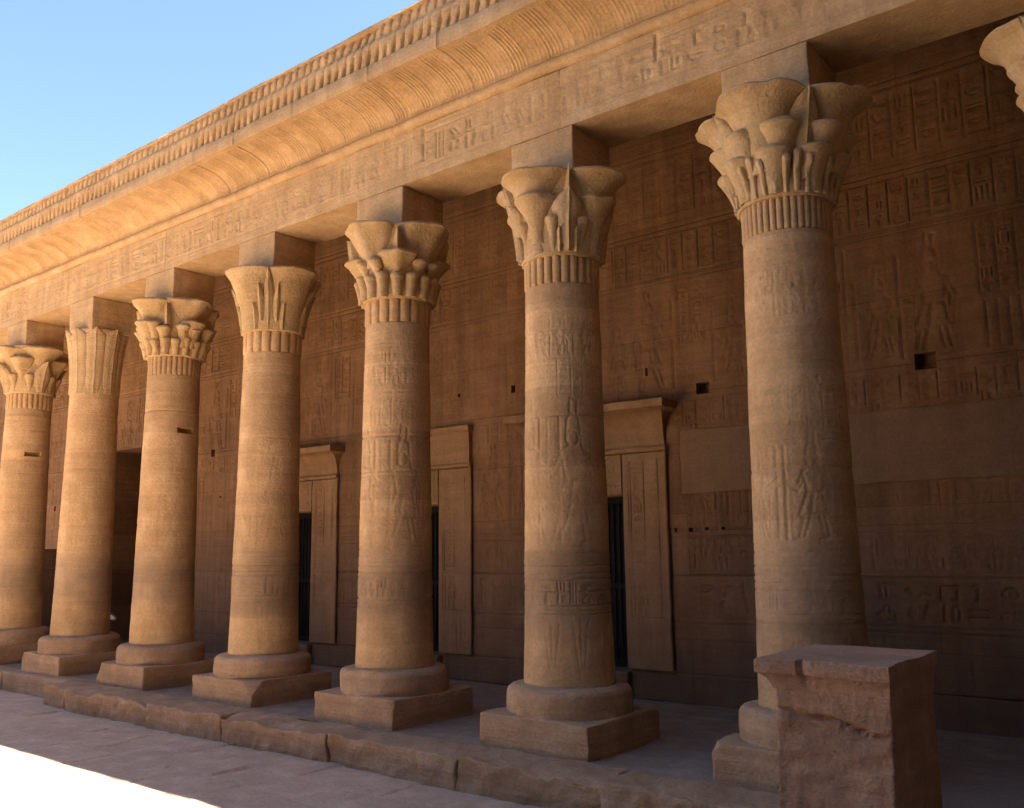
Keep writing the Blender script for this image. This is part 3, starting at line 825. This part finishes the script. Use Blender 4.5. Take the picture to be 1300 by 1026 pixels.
mesh('plaster_patch', *rbox((14.88, -.0115, 3.07), (WX1-.1, .06, 4.02), .01, .06, .022, 2.5, 71), M_patch, wall)

def frame(i, x0, x1, fx0, fx1, ztop, style):
    """A door surround standing proud of the wall: two jambs and lintel, roll moulding, cavetto cornice."""
    pr = -.065
    mb = MB()
    RFj = .0
    for a, b, c, d in ((fx0, x0-.004, .43, 3.74), (x1+.004, fx1, .43, 3.74), (x0-.004, x1+.004, 3.09, 3.74)):
        nu = max(2, int((b-a)/.025)); nv = int((d-c)/.025)
        R = Relief(a, b, c, d, .014)
        if b-a < 1.0 and d > 3.5 and c < 1:
            R.stroke([(a+.12, 1.2), (a+.12, 3.6)], .018, .8); R.stroke([(b-.12, 1.2), (b-.12, 3.6)], .018, .8)
            text_cols(R, a+.16, b-.14, 1.9, 3.6, .24, .022, .9); figure(R, (a+b)/2-.04, 1.24, .55, -1, .02, .9, False); hlines(R, a+.1, b-.1, [1.2, 1.86], .018, .9)
            vlines(R, a+.15, b-.1, .5, 1.2, .1, .016, .5)
        else:
            text_row(R, a+.02, b-.02, 3.16, 3.4, .02, .9); text_row(R, a+.02, b-.02, 3.45, 3.69, .02, .9)
        Uu, Vv = np.meshgrid(R.u, R.v); PP = np.stack([Uu.ravel(), 0*Uu.ravel(), Vv.ravel()], 1)
        Hh = pr+.024*R.M*(.4+.6*sstep(-.3, .3, fbm(PP, 1, 3, 8).reshape(Uu.shape)))+.006*fbm(PP, 2, 3, 70+i).reshape(Uu.shape)
        Hh[0, :] = Hh[-1, :] = .04; Hh[:, 0] = Hh[:, -1] = .04
        Uu = Uu.copy(); Uu[:, 0] = Uu[:, 1]; Uu[:, -1] = Uu[:, -2]; Vv = Vv.copy(); Vv[0, :] = Vv[1, :]; Vv[-1, :] = Vv[-2, :]
        mb.add(np.stack([Uu, Hh, Vv], -1).reshape(-1, 3), grid_faces(*Uu.shape))
    fo = mb.build('door_frame', M_frame, wall)
    # roll along the top of the frame and down its outer edges
    def roll(p, q, rad=.045):
        p = np.array(p); q = np.array(q); d = (q-p)/np.linalg.norm(q-p); n = 24
        e1 = np.array([0, 1., 0]); e2 = np.cross(d, e1); a_ = np.linspace(0, 2*np.pi, 10, endpoint=False)
        Rr = np.array([[p+(q-p)*s+rad*(np.cos(t_)*e1+np.sin(t_)*e2) for t_ in a_] for s in np.linspace(0, 1, n)])
        Vt, Ft = tube(Rr); return rough(Vt, .012, 3, 31+i), Ft
    tb = MB()
    tb.add(*roll((fx0-.02, pr-.01, 3.78), (fx1+.04, pr-.01, 3.78)))
    tb.add(*roll((fx1-.005, pr+.02, .45), (fx1-.005, pr+.02, 3.77), .03)); tb.add(*roll((fx0+.005, pr+.02, .45), (fx0+.005, pr+.02, 3.77), .03))
    tb.build('torus_moulding', M_frame, fo)
    cb = MB()
    out = {0: .34, 1: .10, 2: .40}[style]
    n = 16
    q = np.linspace(0, 1, n); y = pr+.02-out*(1-np.sqrt(np.clip(1-q**2, 0, 1))) if style != 1 else pr+0*q-.02
    z = 3.82+(ztop-.13-3.82)*q
    prof = [(.05, 3.82)]+list(zip(y, z))
    if style != 1: prof += [(y[-1]-.015, ztop-.125), (y[-1]-.02, ztop-.01), (y[-1]+.02, ztop), (.05, ztop+.01)]
    else: prof += [(pr-.07, ztop-.10), (pr-.09, ztop-.05), (pr-.085, ztop-.01), (pr-.05, ztop), (.05, ztop+.005)]
    prof = np.array(prof); nx = 60
    S = np.linspace(0, 1, nx)
    outw = np.clip(-(prof[:, 0]-pr), 0, 1)*.55          # the ends flare sideways too
    Xs = (fx0+.01-outw)[:, None]+(fx1-fx0-.02+2*outw)[:, None]*S[None]
    A = np.stack([Xs, np.broadcast_to(prof[:, :1], Xs.shape), np.broadcast_to(prof[:, 1:], Xs.shape)], -1)
    # close the ends against the wall
    L_ = A[:, :1].copy(); L_[..., 1] = .05; R_ = A[:, -1:].copy(); R_[..., 1] = .05
    A = np.concatenate([L_, A, R_], 1)
    Vc = rough(A.reshape(-1, 3), .02, 2.6, 41+i)
    cb.add(Vc, grid_faces(A.shape[0], A.shape[1]))
    cb.build('door_cornice', M_frame, fo)
    # threshold
    mesh('threshold', *rbox((x0-.05, -.135, -.02), (x1+.05, .3, .396), .02, .12, .01, 3, 55+i), M_wall, fo)
    # iron door: frame, bars and rails, set back in the opening
    db = MB()
    def bar(a, b, c, d, y0=.34, y1=.38): db.add(*rbox((a, y0, c), (b, y1, d), .004, 2.0))
    bar(x0, x0+.06, .40, 3.08); bar(x1-.06, x1, .40, 3.08); bar(x0+.06, x1-.06, .40, .50); bar(x0+.06, x1-.06, 2.98, 3.08); bar(x0+.06, x1-.06, 1.62, 1.70)
    dr = db.build('iron_door', M_iron, wall, False)
    gb = MB()
    for xx in np.linspace(x0+.12, x1-.12, 9): gb.add(*rbox((xx-.011, .348, .5), (xx+.011, .372, 2.98), .003, 3.0))
    gb.build('bar', M_iron, dr, False)
    mesh('sheet', [(x0+.05, .385, .45), (x1-.05, .385, .45), (x1-.05, .385, 3.0), (x0+.05, .385, 3.0), (x0+.05, .41, .45), (x1-.05, .41, .45), (x1-.05, .41, 3.0), (x0+.05, .41, 3.0)],
         [[0, 1, 2, 3], [7, 6, 5, 4], [0, 4, 5, 1], [3, 2, 6, 7], [0, 3, 7, 4], [1, 5, 6, 2]], M_iron, dr, False)
    mesh('handle', *rbox((x1-.20, .30, 1.60), (x1-.10, .345, 1.72), .01, .2), plain('steel', (.5, .5, .5), .35, .9), dr, False)
ZT = [4.40, 4.50, 4.50]; ST = [0, 1, 2]
for i, (a, b) in enumerate(DOORS): frame(i, a, b, FR[i][0], FR[i][1], ZT[i], ST[i])
# end wall closing the right end of the portico; beyond it an unseen tower, raised and darkened to shade the court
V, F = rbox((24.2, -1.2, -.4), (25.4, 3.0, 9.4), .04, .6, .02, 1, 8)
ew = mesh('end_wall', V, F, M_wall, None, False); tag(ew, 'plain stone wall closing the right end of the portico', 'wall')
V, F = rbox((25.5, -60, -.4), (30, 5, 36), .1, 3, .05, .3, 8)
V[:, 0] += np.clip(V[:, 2]/36, 0, 1)*np.where(V[:, 0] < 27, .8, -.8)
tw = mesh('shade_tower', V, F, M_dim, None, False); tag(tw, 'unseen gate tower, raised and darkened to shade the right of the court', 'tower')

V, F = rbox((18.2, -16, -.4), (25.4, -10.6, 20), .1, 1, .05, .5, 12)  # unseen wall added to keep sky light off the right columns
gw = mesh('shade_wing', V, F, M_dim, None, False); tag(gw, 'unseen dark wall added beside the tower to block sky light from the right columns', 'wall')

V, F = rbox((-45, -34, -.4), (17.5, -24, 10.5), .1, 1.5, .05, .5, 13)  # unseen building added, and darkened, to cut horizon light into the portico
ob = mesh('facing_blocker', V, F, M_dim, None, False); tag(ob, 'long unseen building added across the court, darkened to cut light reaching the portico', 'building')

# ------------------------------------------------------------------ square pedestal at lower right
ped = thing('stone_pedestal', 'square reddish sandstone pedestal with a worn cornice lip at lower right', 'pedestal', (19.08, -2.0, PZ))
V, F = rbox((-.39, -.55, -.05), (.45, .56, 1.62), .018, .03, .012, 2.4, 801, wear=1.2)
P = V.copy()
front = sstep(-.4, -.55, V[:, 1])
V[:, 1] += front*(.03*fbm(P*np.array([.7, 1, 1.6]), 9, 4, 802)+.03*np.clip(fbm(P, 2.2, 3, 803), 0, 1))
crack = np.clip(1-np.abs(V[:, 2]-1.36-.09*fbm(P, 3.5, 4, 804)+.06*V[:, 0])/.03, 0, 1)
V[:, 1] += front*crack*.06
mesh('block', V, F, M_ped, ped)
pr = [(.0, 1.56), (.01, 1.59), (.03, 1.635), (.065, 1.668), (.085, 1.678), (.088, 1.69), (.088, 1.772), (.075, 1.785)]
rings = []
for o, z in pr:
    x0, x1, y0, y1 = -.395-o*1.3, .452+o*.35, -.555-o*.8, .565+o*.2
    pts = []
    for a_, b_ in (((x0, y0), (x1, y0)), ((x1, y0), (x1, y1)), ((x1, y1), (x0, y1)), ((x0, y1), (x0, y0))):
        for s in np.linspace(0, 1, 26)[:-1]: pts.append((a_[0]+(b_[0]-a_[0])*s, a_[1]+(b_[1]-a_[1])*s, z))
    rings.append(pts)
V, F = tube(np.array(rings)); V = rough(V, .014, 3.0, 811)
P = V.copy(); V[:, 1] += sstep(-.5, -.64, V[:, 1])*.03*np.clip(fbm(P, 3.0, 3, 812), 0, 1)
notch = np.clip(1-np.abs(V[:, 0]+.14)/.03, 0, 1)*sstep(-.5, -.64, V[:, 1]); V[:, 1] += notch*.06
mesh('cornice_lip', V, F, M_ped, ped)

# ------------------------------------------------------------------ seated visitor half hidden behind the second column
def skin(name, pts, edges, radii, mat, parent=None, sub=2):
    me = bpy.data.meshes.new(name); me.from_pydata([tuple(c*1.0 for c in p) for p in pts], edges, []); me.update()
    o = bpy.data.objects.new(name, me); COL.objects.link(o)
    if parent: o.parent = parent
    md = o.modifiers.new('skin', 'SKIN'); md.use_smooth_shade = True
    for i, r in enumerate(radii):
        v = me.skin_vertices[0].data[i]; v.radius = (r, r) if not isinstance(r, tuple) else r; v.use_root = (i == 0)
    s = o.modifiers.new('sub', 'SUBSURF'); s.levels = sub; s.render_levels = sub
    me.materials.append(mat); return o
px, py = -.28, 1.75
seat = thing('stone_block', 'low plain stone block on the portico floor behind the palm column', 'block', (px, py, 0))
mesh('block', *rbox((-.72, -.2, -.03), (.02, .6, .74), .03, .1, .02, 3, 821), M_base, seat)
pe = thing('person', 'person seated behind the palm column with a dark trouser leg and one white shoe showing', 'person', (px, py, .74))
# metres, local: facing +x/-y (towards the right of the picture), seat surface at z = 0
pe.rotation_euler = (0, 0, math.radians(39))
body = [(-.16, .1, .10), (-.20, .1, .30), (-.18, .1, .47), (-.16, .1, .56), (-.13, .1, .66), (-.11, .1, .76),
        (.0, .0, .11), (.24, -.05, .14), (.30, -.10, -.20), (.31, -.10, -.40), (.43, -.13, -.42),
        (.0, .2, .11), (.24, .14, .27), (.40, -.02, .14), (.50, -.06, .07), (.60, -.07, .02),
        (-.19, -.09, .49), (-.28, -.14, .26), (-.14, -.18, .12), (-.05, -.18, .10),
        (-.19, .29, .49), (-.22, .33, .26), (-.03, .30, .22), (.06, .28, .24)]
ed = [(0, 1), (1, 2), (2, 3), (3, 4), (4, 5), (0, 6), (6, 7), (7, 8), (8, 9), (9, 10), (0, 11), (11, 12), (12, 13), (13, 14), (14, 15), (2, 16), (16, 17), (17, 18), (18, 19), (2, 20), (20, 21), (21, 22), (22, 23)]
rad = [.15, .14, .13, .055, .095, .085, .10, .07, .055, .045, .04, .10, .07, .055, .045, .04, .06, .045, .035, .035, .06, .045, .035, .035]
bo = skin('body', body, ed, rad, M_skin, pe)
skin('trousers', [body[i] for i in (0, 6, 7, 8, 9, 11, 12, 13, 14)], [(0, 1), (1, 2), (2, 3), (3, 4), (0, 5), (5, 6), (6, 7), (7, 8)], [.165, .115, .085, .072, .065, .115, .085, .07, .062], M_trouser, pe)
skin('shirt', [body[i] for i in (1, 0, 2, 16, 17, 20, 21)]+[(-.165, .1, .53)], [(0, 1), (0, 2), (2, 3), (3, 4), (2, 5), (5, 6), (2, 7)], [.155, .165, .145, .075, .06, .075, .06, .07], M_shirt, pe)
for A_ in ([(.27, -.10, -.43), (.36, -.12, -.44), (.46, -.14, -.455)], [(.46, -.05, .07), (.53, -.065, .04), (.61, -.075, -.01)]):
    skin('shoe', A_, [(0, 1), (1, 2)], [.055, .055, .045], M_shoe, pe)
skin('hair', [(-.15, .1, .72), (-.14, .1, .78), (-.10, .1, .81)], [(0, 1), (1, 2)], [.10, .10, .085], M_hair, pe)
